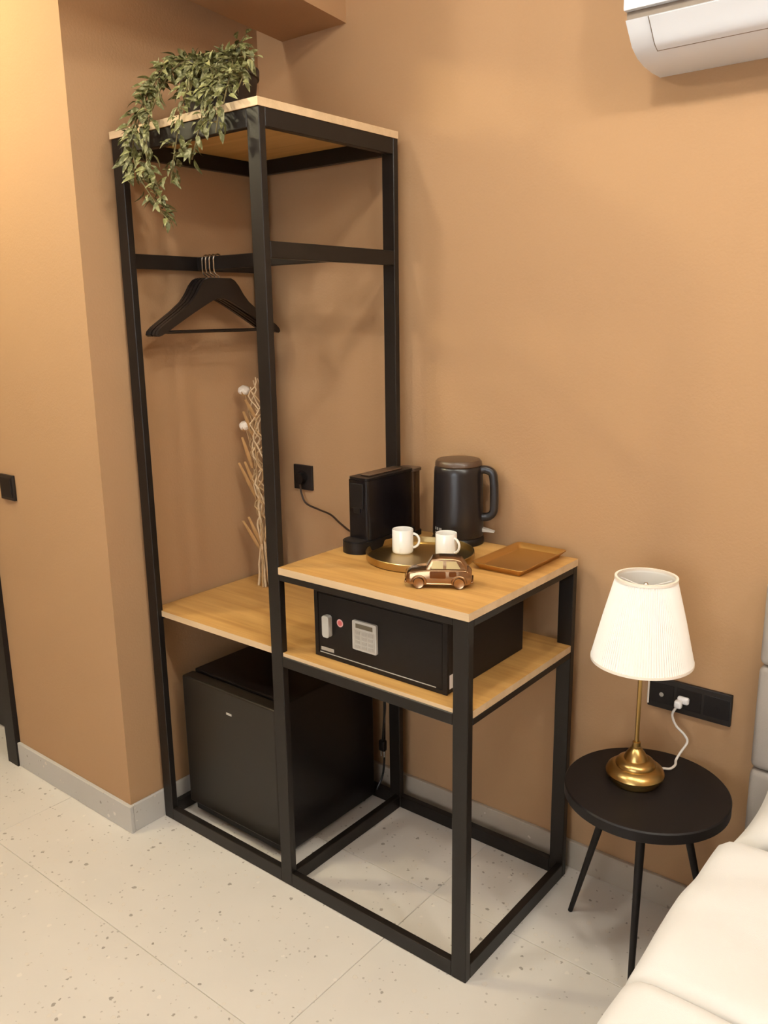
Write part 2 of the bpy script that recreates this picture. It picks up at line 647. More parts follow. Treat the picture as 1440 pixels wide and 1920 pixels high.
for x in (0, W1 - TXW, WW - TXW):
    for y in (0, DD - TYW):
        bar('post', x, x + TXW, y, y + TYW, 0, H if x < W1 else HT)
e = 0.0
for y in (0, DD - TYW):
    for x0, x1 in ((TXW, W1 - TXW), (W1, WW - TXW)):
        bar('base_rail', x0, x1, y, y + TYW, 0, 0.04)
    bar('top_rail', TXW, W1 - TXW, y, y + TYW, H - 0.04, H)
    bar('table_rail', W1, WW - TXW, y, y + TYW, HT - 0.017, HT)
bar('shelf_rail', W1, WW - TXW, 0, TYW, 0.640, 0.6685)
bar('shelf_rail', W1, WW - TXW, DD - TYW, DD, 0.640, HS)
bar('shelf_rail', TXW, W1 - TXW, DD - TYW, DD, 0.640, HS)
for x0, x1, top in ((0, 0.02, H), (W1 - 0.02, W1, H), (WW - 0.02, WW, HT)):
    bar('base_rail', x0, x1, TYW, DD - TYW, 0, 0.04)
    bar('shelf_rail', x0, x1, TYW, DD - TYW, HS - 0.017, HS)
    if top == H:
        bar('top_rail', x0, x1, TYW, DD - TYW, H - 0.04, H)
        bar('side_rail', x0, x1, TYW, DD - TYW, 1.640, 1.678)
    else:
        bar('table_rail', x0, x1, TYW, DD - TYW, HT - 0.017, HT)
bar('hanging_rail', 0.02, W1 - 0.02, 0.240, 0.260, 1.641, 1.677)


def board(name, poly, z0, z1, label=None):
    bm = prism(poly, 'z', z0, z1)
    for f in bm.faces:
        f.normal_update()
        f.material_index = 1 if abs(f.normal.z) < 0.5 else 0
    o = obj(name, bm, ['oak', 'oak_edge'], rack)
    if label:
        o['label'] = label
    return o


board('top_board', [(-0.003, -0.003), (W1 + 0.001, -0.003), (W1 + 0.001, DD), (-0.003, DD)], H, H + 0.018, 'oak board on top of the rack')
g = 0.0006
board('shelf_board', [(TXW + g, 0.014), (TXW + g, TYW + g), (0.001, TYW + g), (0.001, DD - TYW - g), (TXW + g, DD - TYW - g), (TXW + g, DD), (W1 - TXW - g, DD), (W1 - TXW - g, DD - TYW - g),
                      (W1 + g, DD - TYW - g), (W1 + g, DD), (WW - TXW - g, DD), (WW - TXW - g, DD - TYW - g), (WW, DD - TYW - g), (WW, TYW + g), (WW - TXW - g, TYW + g), (WW - TXW - g, 0.003),
                      (W1 + g, 0.003), (W1 + g, TYW + g), (W1 - TXW - g, TYW + g), (W1 - TXW - g, 0.014)], HS + 0.0005, HS + 0.018, 'long oak shelf running through the rack')
board('table_board', [(W1 + g, -0.002), (WW + 0.001, -0.002), (WW + 0.001, DD), (W1 + g, DD)], HT, HT + 0.018, 'oak table top of the low section')
ZT = HT + 0.0188     # table top, plus a hair of clearance
ZS = HS + 0.0188     # shelf top, plus a hair of clearance

# ------------------------------------------------------------------ mini fridge
fx0, fx1, fy0, fy1 = 0.062, 0.458, 0.052, 0.470
fr_ = thing('mini_fridge', 'black mini fridge standing on the floor inside the rack under the shelf', 'fridge', ((fx0 + fx1) / 2, (fy0 + fy1) / 2, 0))
obj('cabinet', box(fx0, fx1, fy0 + 0.050, fy1, 0.016, 0.474, 0.004), 'black_plastic', fr_)
dd_ = obj('door', box(fx0, fx1, fy0, fy0 + 0.044, 0.052, 0.470, 0.006, 3), 'fridge_door', fr_)
obj('badge', box(0.258, 0.280, fy0 - 0.0012, fy0 + 0.001, 0.400, 0.406), 'grey_plastic', dd_)
obj('gasket', box(fx0 + 0.006, fx1 - 0.006, fy0 + 0.044, fy0 + 0.050, 0.058, 0.464), 'matte_black', fr_)
obj('plinth', box(fx0 + 0.004, fx1 - 0.004, fy0 + 0.022, fy0 + 0.049, 0.018, 0.050), 'matte_black', fr_)
for x in (fx0 + 0.03, fx1 - 0.03):
    for y in (fy0 + 0.075, fy1 - 0.03):
        obj('foot', lathe([(0, 0), (0.013, 0), (0.013, 0.014), (0.010, 0.0165), (0, 0.0165)], x, y, 16), 'black_plastic', fr_)

# ------------------------------------------------------------------ safe
sx0, sx1, sy0, sy1 = 0.626, 1.026, 0.046, 0.385
sf = thing('safe_box', 'black electronic hotel safe on the oak shelf below the table top', 'safe', ((sx0 + sx1) / 2, (sy0 + sy1) / 2, ZS))
sz1 = ZS + 0.178
bm = nb()
add_box(bm, sx0, sx1, sy0 + 0.004, sy1, ZS, sz1, 0.003)
obj('case', bm, 'safe_paint', sf)
rim = nb()
add_box(rim, sx0, sx1, sy0, sy0 + 0.004, ZS, ZS + 0.010)
add_box(rim, sx0, sx1, sy0, sy0 + 0.004, sz1 - 0.010, sz1)
add_box(rim, sx0, sx0 + 0.012, sy0, sy0 + 0.004, ZS + 0.010, sz1 - 0.010)
add_box(rim, sx1 - 0.012, sx1, sy0, sy0 + 0.004, ZS + 0.010, sz1 - 0.010)
obj('door_rim', rim, 'safe_paint', sf)
sd = obj('door', box(sx0 + 0.0135, sx1 - 0.0135, sy0 + 0.0005, sy0 + 0.0042, ZS + 0.0115, sz1 - 0.0115, 0.0008, 1), 'safe_paint', sf)
obj('door_seam', box(sx0 + 0.016, sx1 - 0.03, sy0 - 0.0003, sy0 + 0.0006, ZS + 0.0112, ZS + 0.0132), 'grey_plastic', sd)
kn = prism(rrect(0.662, 0.684, 0.738, 0.794, 0.007), 'y', sy0 - 0.013, sy0 + 0.001)
tag(obj('knob', bev(kn, 0.004, 2, 60), 'grey_plastic', sd, smooth=True), 'silver grey turning handle')
bm = nb()
st = [(0.7105 + 0.010 * math.cos(2 * PI * k / 24), 0.780 + 0.010 * math.sin(2 * PI * k / 24)) for k in range(24)]
tag(obj('sticker', prism(st, 'y', sy0 - 0.0003, sy0 + 0.0006), 'sticker_pink', sd), 'round red sticker')
st = [(0.7105 + 0.0068 * math.cos(2 * PI * k / 24), 0.780 + 0.0068 * math.sin(2 * PI * k / 24)) for k in range(24)]
obj('sticker_mark', prism(st, 'y', sy0 - 0.0005, sy0 + 0.0004), 'sticker_red', sd)
kp = prism(rrect(0.755, 0.829, 0.727, 0.801, 0.004), 'y', sy0 - 0.006, sy0 + 0.0006)
kpo = obj('keypad', bev(kp, 0.0015, 2, 60), 'grey_plastic', sf)
kpo['label'] = 'silver grey keypad'
obj('keypad_face', box(0.760, 0.824, sy0 - 0.0066, sy0 - 0.0055, 0.731, 0.779), 'grey_panel', kpo)
obj('display', box(0.766, 0.818, sy0 - 0.0068, sy0 - 0.0055, 0.7835, 0.7945), 'display_dark', kpo)
for i in range(3):
    for j in range(4):
        obj('key', box(0.764 + i * 0.020, 0.780 + i * 0.020, sy0 - 0.0074, sy0 - 0.0060, 0.7335 + j * 0.0115, 0.7420 + j * 0.0115, 0.0008, 1), 'key_grey', kpo)
obj('nameplate', box(0.646, 0.688, sy0 - 0.0004, sy0 + 0.0006, ZS + 0.018, ZS + 0.027), 'key_grey', sd)
tag(obj('barcode_sticker', box(sx1 - 0.001, sx1 + 0.0006, sy0 + 0.010, sy0 + 0.040, ZS + 0.012, ZS + 0.045), 'sticker_white', sf), 'small white paper sticker')

# ------------------------------------------------------------------ coffee machine
cmx = 0.617
cm = thing('coffee_machine', 'small black capsule coffee machine at the back corner of the table top', 'coffee machine', (cmx, 0.34, ZT))
fx, ym = 0.034, 0.235
outl = rrect(cmx - 0.033, cmx + 0.034, 0.229, 0.425, 0.010, 5)
b_ = prism(outl, 'z', ZT + 0.030, ZT + 0.188)
obj('body', bev(b_, 0.003, 2, 60), 'black_gloss', cm, smooth=True)
obj('top_cover', bev(prism(rrect(cmx - 0.033, cmx + 0.033, 0.232, 0.430, 0.010, 5), 'z', ZT + 0.1885, ZT + 0.195), 0.002, 2, 60), 'black_plastic', cm, smooth=True)
lv = nb()
add_box(lv, cmx - 0.016, cmx + 0.016, 0.262, 0.400, ZT + 0.195, ZT + 0.199, 0.0015, 1)
obj('lever', lv, 'kettle_lid', cm)
bs = nb()
pl = [(cmx + 0.042 * math.cos(PI + PI * k / 20), 0.232 + 0.042 * math.sin(PI + PI * k / 20)) for k in range(21)] + [(cmx + 0.036, 0.30), (cmx + 0.036, 0.430), (cmx - 0.036, 0.430), (cmx - 0.036, 0.30)]
obj('base', bev(prism(pl, 'z', ZT, ZT + 0.030), 0.004, 2, 50), 'black_plastic', cm, smooth=True)
obj('drip_grid', lathe([(0, 0.0302), (0.034, 0.0302), (0.034, 0.0335), (0.031, 0.0345), (0, 0.0345)], cmx, 0.226, 32, ZT), 'matte_black', cm, smooth=True)
sp_ = nb()
add_box(sp_, cmx - 0.022, cmx + 0.022, 0.2255, 0.2300, ZT + 0.115, ZT + 0.180, 0.0015)
add_box(sp_, cmx - 0.010, cmx + 0.010, 0.2245, 0.2295, ZT + 0.102, ZT + 0.117, 0.0015)
obj('spout', sp_, 'black_plastic', cm)
obj('water_tank', bev(prism(rrect(cmx - 0.030, cmx + 0.030, 0.4315, 0.470, 0.012, 5), 'z', ZT + 0.014, ZT + 0.183), 0.002, 2, 60), 'smoked_tank', cm, smooth=True)
obj('tank_lid', bev(prism(rrect(cmx - 0.032, cmx + 0.032, 0.4305, 0.476, 0.014, 5), 'z', ZT + 0.1835, ZT + 0.191), 0.002, 2, 60), 'kettle_lid', cm, smooth=True)
obj('tank_foot', bev(prism(rrect(cmx - 0.032, cmx + 0.032, 0.4305, 0.476, 0.014, 5), 'z', ZT, ZT + 0.013), 0.002, 2, 60), 'black_plastic', cm, smooth=True)

# socket with plug and cord of the coffee machine
so = thing('wall_socket', 'black square wall socket with a black plug left of the coffee machine', 'socket', (0.122, YW, 1.0))
obj('cover_plate', box(0.082, 0.163, YW - 0.009, YW - 0.0002, 0.960, 1.041, 0.002), 'black_socket', so)
obj('socket_well', lathe([(0.0, 0), (0.020, 0), (0.022, 0.0)], 0, 0, 24) if False else prism([(0.122 + 0.021 * math.cos(2 * PI * k / 24), 1.003 + 0.021 * math.sin(2 * PI * k / 24)) for k in range(24)], 'y', YW - 0.0105, YW - 0.0088), 'matte_black', so)
cd = thing('power_cord', 'dark power cord from the square socket to the coffee machine', 'cord', (0.122, YW - 0.011, 0.98))
pg = prism([(0.120 + 0.018 * math.cos(2 * PI * k / 24), 0.998 + 0.018 * math.sin(2 * PI * k / 24)) for k in range(24)], 'y', YW - 0.026, YW - 0.0108)
obj('plug', bev(pg, 0.003, 2, 60), 'black_plastic', cd, smooth=True)
obj('cable', tube([(0.120, YW - 0.019, 0.982), (0.124, YW - 0.019, 0.950), (0.147, YW - 0.022, 0.920), (0.200, YW - 0.020, 0.906), (0.270, 0.505, 0.902), (0.345, 0.465, 0.893), (0.430, 0.430, 0.884), (0.52, 0.42, 0.905), (0.5805, 0.41, 0.925)], 0.0032, 8, 8), 'black_cord', cd, smooth=True)

# ------------------------------------------------------------------ kettle
kx, ky = 0.775, 0.463
kt = thing('electric_kettle', 'black electric kettle with a tall side handle at the back of the table top', 'kettle', (kx, ky, ZT))
obj('power_base', lathe([(0, 0), (0.070, 0), (0.071, 0.004), (0.070, 0.014), (0.066, 0.019), (0, 0.019)], kx, ky, 48, ZT), 'black_plastic', kt, smooth=True)
body = obj('body', lathe([(0, 0.0205), (0.0675, 0.0205), (0.0690, 0.026), (0.0680, 0.060), (0.0655, 0.190), (0.0640, 0.206), (0.0610, 0.2095), (0, 0.2095)], kx, ky, 64, ZT), 'kettle_black', kt, smooth=True)
obj('lid', lathe([(0, 0.2100), (0.0610, 0.2100), (0.0630, 0.2130), (0.0615, 0.2215), (0.0570, 0.2265), (0.030, 0.2285), (0, 0.2290)], kx, ky, 64, ZT), 'kettle_lid', kt, smooth=True)
ha = math.radians(20)
hx, hy = math.cos(ha), math.sin(ha)


def kp3(r, z):
    return (kx + hx * r, ky + hy * r, ZT + z)


hb = nb()
path = smooth_path([kp3(0.056, 0.200), kp3(0.075, 0.201), kp3(0.091, 0.193), kp3(0.0965, 0.170), kp3(0.0985, 0.120), kp3(0.0960, 0.088), kp3(0.082, 0.074), kp3(0.060, 0.072)], 8)
P = [Vector(p) for p in path]
side = Vector((-hy, hx, 0))
rings = []
for i, p in enumerate(P):
    t = (P[min(i + 1, len(P) - 1)] - P[max(i - 1, 0)]).normalized()
    o_ = t.cross(side).normalized()
    ring = []
    for qx, qy in rrect(-0.0115, 0.0115, -0.0105, 0.0105, 0.006, 3):
        ring.append(hb.verts.new(p + side * qx + o_ * qy))
    rings.append(ring)
for a, b in zip(rings[:-1], rings[1:]):
    for k in range(len(a)):
        hb.faces.new((a[k], a[(k + 1) % len(a)], b[(k + 1) % len(b)], b[k]))
hb.faces.new(rings[0])
hb.faces.new(rings[-1])
obj('handle', hb, 'kettle_black', kt, smooth=True)
lg = nb()
for i in range(9):
    a = math.radians(-118 + i * 2.6)
    for zz, hh in ((0.042, 0.007), (0.034, 0.0025)):
        if zz == 0.042 and i in (2, 5):
            continue
        r_ = 0.0690
        c0 = Vector((kx + r_ * math.cos(a), ky + r_ * math.sin(a), ZT + zz))
        tdir = Vector((-math.sin(a), math.cos(a), 0))
        nn = Vector((math.cos(a), math.sin(a), 0))
        w = 0.0011
        vs = [lg.verts.new(c0 + tdir * s * w + Vector((0, 0, q * hh)) + nn * k) for k in (-0.0006, 0.0002) for s, q in ((-1, 0), (1, 0), (1, 1), (-1, 1))]
        for f in ((0, 1, 2, 3), (4, 5, 6, 7), (0, 1, 5, 4), (1, 2, 6, 5), (2, 3, 7, 6), (3, 0, 4, 7)):
            lg.faces.new([vs[q] for q in f])
obj('logo', lg, 'key_grey', body)
sw = nb()
c0 = Vector(kp3(0.066, 0.038))
vs = []
for k in (-0.009, 0.009):
    for r_, z in ((0.062, 0.044), (0.080, 0.040), (0.100, 0.035), (0.100, 0.032), (0.080, 0.033), (0.062, 0.032)):
        vs.append(sw.verts.new(Vector(kp3(r_, z)) + side * k * (1.0 if r_ < 0.09 else 0.8)))
for i in range(6):
    sw.faces.new((vs[i], vs[(i + 1) % 6], vs[6 + (i + 1) % 6], vs[6 + i]))
sw.faces.new(vs[:6])
sw.faces.new(vs[6:])
tag(obj('switch_lever', sw, 'grey_plastic', kt), 'pale grey switch lever')

# ------------------------------------------------------------------ round gold tray with cups
trx, try_ = 0.787, 0.272
tr = obj('round_tray', lathe([(0, 0), (0.134, 0), (0.1365, 0.002), (0.1385, 0.019), (0.1375, 0.0205), (0.1355, 0.019), (0.1335, 0.006), (0.130, 0.004), (0, 0.004)], trx, try_, 96, ZT), 'gold_tray', None, smooth=True)
tag(tr, 'round brass tray holding two white cups', 'tray')


def mug(name, label, x, y, ang, h=0.062):
    z = ZT + 0.0042
    r = 0.0275
    t = thing(name, label, 'cup', (x, y, z), group='white espresso cups')
    obj('body', lathe([(0, 0), (r - 0.003, 0), (r - 0.001, 0.002), (r, 0.006), (r, h - 0.0015), (r - 0.001, h), (r - 0.0028, h - 0.001), (r - 0.0030, 0.008), (r - 0.006, 0.005), (0, 0.005)], x, y, 40, z), 'porcelain', t, smooth=True)
    c_, s_ = math.cos(ang), math.sin(ang)
    pts = []
    for k in range(13):
        a = -PI / 2 + PI * k / 12
        rr_ = r - 0.002 + 0.017 * math.cos(a)
        zz = h * 0.50 + 0.0185 * math.sin(a)
        pts.append((x + c_ * rr_, y + s_ * rr_, z + zz))
    obj('handle', tube(pts, 0.0032, 8), 'porcelain', t, smooth=True)
    return t


mug('espresso_cup', 'white espresso cup on the round tray nearer the coffee machine', 0.728, 0.277, math.radians(35))
mug('espresso_cup', 'white espresso cup on the round tray behind the toy car', 0.833, 0.322, math.radians(-5), 0.058)

# ------------------------------------------------------------------ rectangular tray
rt = thing('rectangular_tray', 'small rectangular gold tray at the rear right corner of the table top', 'tray', (1.010, 0.385, ZT))
x0, x1, y0, y1 = 0.940, 1.084, 0.268, 0.500
z = ZT
tb = nb()


def ring_at(ins, zz, r):
    return [tb.verts.new((px, py, zz)) for px, py in rrect(x0 + ins, x1 - ins, y0 + ins, y1 - ins, r, 5)]


R_ = [ring_at(0.014, z, 0.006), ring_at(0.013, z + 0.004, 0.007), ring_at(0.0, z + 0.016, 0.012), ring_at(0.0005, z + 0.0175, 0.012), ring_at(0.004, z + 0.0170, 0.011), ring_at(0.0125, z + 0.006, 0.008), ring_at(0.0145, z + 0.0045, 0.006)]
for a, b in zip(R_[:-1], R_[1:]):
    for k in range(len(a)):
        tb.faces.new((a[k], a[(k + 1) % len(a)], b[(k + 1) % len(b)], b[k]))
tb.faces.new(R_[0])
tb.faces.new(R_[-1])
obj('dish', tb, 'gold_tray_matte', rt, smooth=True, angle=60)

# ------------------------------------------------------------------ little metal car
car = thing('toy_car', 'small copper coloured metal car ornament at the front of the table top', 'ornament', (0.953, 0.120, ZT), math.atan2(0.53, 0.85))
L2, HW = 0.074, 0.031


def carbody(sections, mat, name, bevw=0.002):
    """sections: list of (x, z0, z1, halfwidth at bottom, halfwidth at top)"""
    bm = nb()
    rings = []
    for (x, za, zb, wa, wb) in sections:
        rings.append([bm.verts.new((x, -wa, za)), bm.verts.new((x, wa, za)), bm.verts.new((x, wb, zb)), bm.verts.new((x, -wb, zb))])
    for a, b in zip(rings[:-1], rings[1:]):
        for k in range(4):
            bm.faces.new((a[k], a[(k + 1) % 4], b[(k + 1) % 4], b[k]))
    bm.faces.new(rings[0])
    bm.faces.new(rings[-1])
    bmesh.ops.bevel(bm, geom=bm.edges[:], offset=bevw, segments=2, affect='EDGES', profile=0.5)
    return obj(name, bm, mat, car, local=True, smooth=True, angle=50)


carbody([(-L2, 0.012, 0.030, 0.026, 0.023), (-L2 + 0.008, 0.009, 0.037, 0.030, 0.026), (-0.035, 0.008, 0.041, HW, 0.028), (-0.020, 0.008, 0.043, HW, 0.029), (0.045, 0.008, 0.043, HW, 0.029), (L2 - 0.008, 0.009, 0.040, 0.030, 0.027), (L2, 0.012, 0.032, 0.026, 0.024)], 'copper', 'body', 0.0022)
cab = carbody([(-0.030, 0.0415, 0.044, 0.027, 0.026), (-0.016, 0.0415, 0.066, 0.027, 0.0225), (0.000, 0.0415, 0.0685, 0.027, 0.023), (0.034, 0.0415, 0.0685, 0.027, 0.023), (0.050, 0.0415, 0.064, 0.027, 0.0225), (0.063, 0.0415, 0.045, 0.026, 0.025)], 'copper', 'cabin', 0.0018)
for s in (-1, 1):
    for name, xa, xb, ta, tb_ in (('side_window', -0.017, 0.010, 0.004, 0.0), ('side_window', 0.017, 0.049, 0.0, 0.010)):
        bm = nb()
        zb_, zt_ = 0.046, 0.063

        def pt(x, zz, k):
            w = 0.0272 - (zz - 0.0415) / 0.027 * 0.0042
            return bm.verts.new((x, s * (w + k), zz))
        A = [pt(xa, zb_, -0.001), pt(xb, zb_, -0.001), pt(xb - tb_, zt_, -0.001), pt(xa + ta, zt_, -0.001)]
        B = [pt(xa, zb_, 0.0004), pt(xb, zb_, 0.0004), pt(xb - tb_, zt_, 0.0004), pt(xa + ta, zt_, 0.0004)]
        bm.faces.new(A)
        bm.faces.new(B)
        for k in range(4):
            bm.faces.new((A[k], A[(k + 1) % 4], B[(k + 1) % 4], B[k]))
        obj(name, bm, 'gold_tray', car, local=True)
    obj('door_panel', prism(rrect(-0.020, 0.016, 0.024, 0.040, 0.003, 3), 'y', s * 0.0292, s * 0.0302), 'copper_dark', car, local=True)
    obj('rear_panel', prism(rrect(0.023, 0.040, 0.028, 0.040, 0.003, 3), 'y', s * 0.0290, s * 0.0300), 'copper_dark', car, local=True)
    obj('sill_strip', box(-0.028, 0.030, s * 0.030 - 0.002, s * 0.030 + 0.002, 0.009, 0.0125, 0.001, 1), 'copper', car, local=True)
    obj('belt_line', tube([(-0.066, s * 0.0265, 0.0345), (-0.030, s * 0.0295, 0.0415), (0.050, s * 0.0295, 0.0425), (0.064, s * 0.028, 0.040)], 0.0015, 6, 5), 'copper', car, local=True, smooth=True)
    for xw in (-0.045, 0.046):
        wh = nb()
        t_ = bmesh.new()
        add_lathe(t_, [(0, -0.005), (0.0115, -0.005), (0.013, -0.003), (0.013, 0.003), (0.0115, 0.005), (0.008, 0.004), (0.0, 0.0045)], 0, 0, 24)
        bmesh.ops.rotate(t_, verts=t_.verts, cent=(0, 0, 0), matrix=Matrix.Rotation(-PI / 2 * s, 3, 'X'))
        bmesh.ops.translate(t_, verts=t_.verts, vec=(xw, s * 0.0285, 0.013))
        merge(wh, t_)
        obj('wheel', wh, 'copper', car, local=True, smooth=True)
        arch = [(xw + 0.0165 * math.cos(a), s * 0.0310, 0.013 + 0.0165 * math.sin(a)) for a in [math.radians(5 + 170 * k / 12) for k in range(13)]]
        obj('wheel_arch', tube(arch, 0.0022, 6), 'copper', car, local=True, smooth=True)
for xs, nm in ((-L2 - 0.0015, 'bumper'), (L2 + 0.0015, 'bumper')):
    obj(nm, box(xs - 0.0025, xs + 0.0025, -0.026, 0.026, 0.011, 0.017, 0.0018, 2), 'copper', car, local=True, smooth=True)
for s in (-1, 1):
    t_ = nb()
    add_lathe(t_, [(0, -0.001), (0.005, -0.001), (0.006, 0.001), (0.004, 0.003), (0, 0.0035)], 0, 0, 16)
    bmesh.ops.rotate(t_, verts=t_.verts, cent=(0, 0, 0), matrix=Matrix.Rotation(-PI / 2, 3, 'Y'))
    bmesh.ops.translate(t_, verts=t_.verts, vec=(-L2 - 0.0005, s * 0.017, 0.026))
    obj('headlamp', t_, 'gold_tray', car, local=True, smooth=True)

# ------------------------------------------------------------------ hangers
HY, RZ = 0.25, 1.677
h0 = thing('clothes_hanger', 'x', 'hanger', (0, HY, RZ))
half = [(0.000, 1.6175), (0.040, 1.6175), (0.054, 1.611), (0.068, 1.597), (0.084, 1.574), (0.104, 1.552), (0.140, 1.527), (0.180, 1.503), (0.208, 1.486), (0.222, 1.474), (0.225, 1.465), (0.219, 1.4605), (0.208, 1.464), (0.180, 1.478), (0.140, 1.500), (0.100, 1.521), (0.060, 1.541), (0.028, 1.556), (0.012, 1.561), (0.0, 1.562)]
right = [(HY + a, b) for a, b in half]
left = [(HY - a, b) for a, b in reversed(half[1:-1])]
bm = prism(right + left, 'x', -0.0055, 0.0055)
obj('shoulders', bev(bm, 0.003, 2, 50), 'dark_wood', h0, smooth=True)
obj('trouser_bar', tube([(0, HY - 0.206, 1.4715), (0, HY + 0.206, 1.4715)], 0.0045, 10), 'dark_wood', h0, smooth=True)
hk = [(0, HY, 1.610), (0, HY, 1.622), (0, HY - 0.009, 1.6275), (0, HY - 0.0155, 1.636), (0, HY - 0.0160, 1.664)]
hk += [(0, HY - 0.0160 * math.cos(a), 1.668 + 0.0145 * math.sin(a)) for a in [PI * k / 8 for k in range(0, 9)]]
hk += [(0, HY + 0.0160, 1.652)]
obj('hook', tube(hk, 0.0019, 8, 3), 'chrome', h0, smooth=True)
hl = ['dark wooden hanger with a chrome hook, hung nearest the left wall', 'dark wooden hanger hung second from the left wall', 'dark wooden hanger hung third from the left wall', 'dark wooden hanger hung fourth, in front of the other hangers']
for k, (x, rz) in enumerate(((0.050, 0.02), (0.066, 0.0), (0.082, 0.005), (0.100, -0.015))):
    t = h0 if k == 0 else dup(h0, (x, HY, RZ), rz)
    t.location = (x, HY, RZ)
    t.rotation_euler = (0, 0, rz)
    t['label'] = hl[k]
    t['group'] = 'wooden hangers on the rail'

# ------------------------------------------------------------------ trailing plant
random.seed(7)
ptx, pty, ZP = 0.225, 0.178, H + 0.0188
pt_ = thing('potted_plant', 'trailing variegated green plant in a black pot on top of the rack', 'plant', (ptx, pty, ZP))
obj('pot', lathe([(0, 0), (0.080, 0), (0.083, 0.003), (0.098, 0.118), (0.103, 0.120), (0.104, 0.140), (0.098, 0.140), (0.094, 0.120), (0.090, 0.110), (0, 0.110)], ptx, pty, 48, ZP), 'pot_black', pt_, smooth=True)
obj('soil', lathe([(0, 0.1105), (0.088, 0.1105), (0.060, 0.118), (0, 0.122)], ptx, pty, 32, ZP), 'soil', pt_, smooth=True)
PC = (ptx, pty - 0.01, ZP + 0.117)
V = [
    [PC, (0.230, 0.050, 2.118), (0.187, 0.000, 2.061), (0.176, -0.030, 1.995), (0.148, -0.040, 1.926), (0.155, -0.040, 1.864), (0.207, -0.040, 1.797), (0.268, -0.040, 1.735)],
    [PC, (0.250, 0.050, 2.110), (0.216, 0.000, 2.045), (0.204, -0.032, 1.967), (0.204, -0.045, 1.881), (0.235, -0.045, 1.829), (0.248, -0.040, 1.778)],
    [PC, (0.300, 0.060, 2.105), (0.372, 0.010, 2.035), (0.397, -0.028, 1.960), (0.375, -0.038, 1.888), (0.364, -0.038, 1.866)],
    [PC, (0.340, 0.060, 2.090), (0.416, 0.012, 2.035), (0.450, -0.026, 1.985), (0.459, -0.036, 1.945), (0.452, -0.038, 1.912)],
    [PC, (0.280, 0.050, 2.090), (0.313, 0.004, 2.030), (0.322, -0.028, 1.980), (0.320, -0.038, 1.935), (0.304, -0.045, 1.869), (0.290, -0.045, 1.820)],
    [PC, (0.309, 0.140, 2.112), (0.373, 0.120, 2.118), (0.428, 0.100, 2.122)],
    [PC, (0.270, 0.140, 2.118), (0.306, 0.120, 2.128), (0.304, 0.120, 2.145)],
    [PC, (0.240, 0.100, 2.119), (0.229, 0.060, 2.115), (0.195, 0.020, 2.085), (0.170, -0.005, 2.055)],
    [PC, (0.350, 0.110, 2.100), (0.452, 0.050, 2.050), (0.488, 0.005, 2.010)],
    [PC, (0.330, 0.120, 2.112), (0.400, 0.100, 2.108), (0.445, 0.095, 2.095)],
    [PC, (0.235, 0.030, 2.105), (0.189, -0.010, 2.045), (0.160, -0.032, 1.986), (0.118, -0.040, 1.917), (0.112, -0.040, 1.868)],
    [PC, (0.225, 0.075, 2.120), (0.185, 0.030, 2.090), (0.158, 0.000, 2.055)],
    [PC, (0.290, 0.090, 2.118), (0.300, 0.050, 2.100), (0.320, 0.010, 2.060), (0.335, -0.024, 2.005)],
    [PC, (0.330, 0.110, 2.118), (0.395, 0.095, 2.130), (0.422, 0.090, 2.142)],
    [PC, (0.370, 0.090, 2.100), (0.420, 0.050, 2.070), (0.450, 0.012, 2.035), (0.470, -0.028, 1.970)],
    [PC, (0.330, 0.060, 2.095), (0.385, 0.020, 2.055), (0.410, -0.004, 2.020), (0.430, -0.032, 1.970)],
]
leaf_protos = []
for q in range(4):
    bm = nb()
    Lf, Wf = (0.032, 0.0120) if q % 2 == 0 else (0.027, 0.0130)
    rows = [(0, 0), (0.15, 0.55), (0.38, 1.0), (0.65, 0.8), (0.86, 0.4), (1.0, 0)]
    prev = None
    bend = 0.25 + 0.15 * q
    for s, w in rows:
        zz = -bend * Lf * s * s
        if w == 0:
            cur = [bm.verts.new((s * Lf, 0, zz))]
        else:
            cur = [bm.verts.new((s * Lf, -w * Wf / 2, zz + 0.0022 * w)), bm.verts.new((s * Lf, 0, zz)), bm.verts.new((s * Lf, w * Wf / 2, zz + 0.0022 * w))]
        if prev:
            if len(prev) == 1:
                bm.faces.new((prev[0], cur[0], cur[1]))
                bm.faces.new((prev[0], cur[1], cur[2]))
            elif len(cur) == 1:
                bm.faces.new((prev[0], cur[0], prev[1]))
                bm.faces.new((prev[1], cur[0], prev[2]))
            else:
                bm.faces.new((prev[0], cur[0], cur[1], prev[1]))
                bm.faces.new((prev[1], cur[1], cur[2], prev[2]))
        prev = cur
    me = bpy.data.meshes.new('leaf')
    bm.to_mesh(me)
    bm.free()
    me.materials.append(MAT['leaf'])
    for p in me.polygons:
        p.use_smooth = True
    leaf_protos.append(me)
base = wloc(pt_)
spots = []
for vi, v in enumerate(V):
    pa = smooth_path(v, 10)
    obj('stem', add_tube(nb(), pa, 0.0016, 6), 'vine', pt_, smooth=True)
    acc = 0
    for a, b in zip(pa[:-1], pa[1:]):
        d_ = (b - a)
        acc += d_.length
        while acc > 0.0045:
            acc -= 0.0045
            spots.append((a.copy(), d_.normalized(), vi))
random.shuffle(spots)
extra = nb()
cnt = 0
def in_rack(q):
    return -0.02 < q.x < 0.57 and -0.010 < q.y < 0.52 and 1.90 < q.z < ZP + 0.004


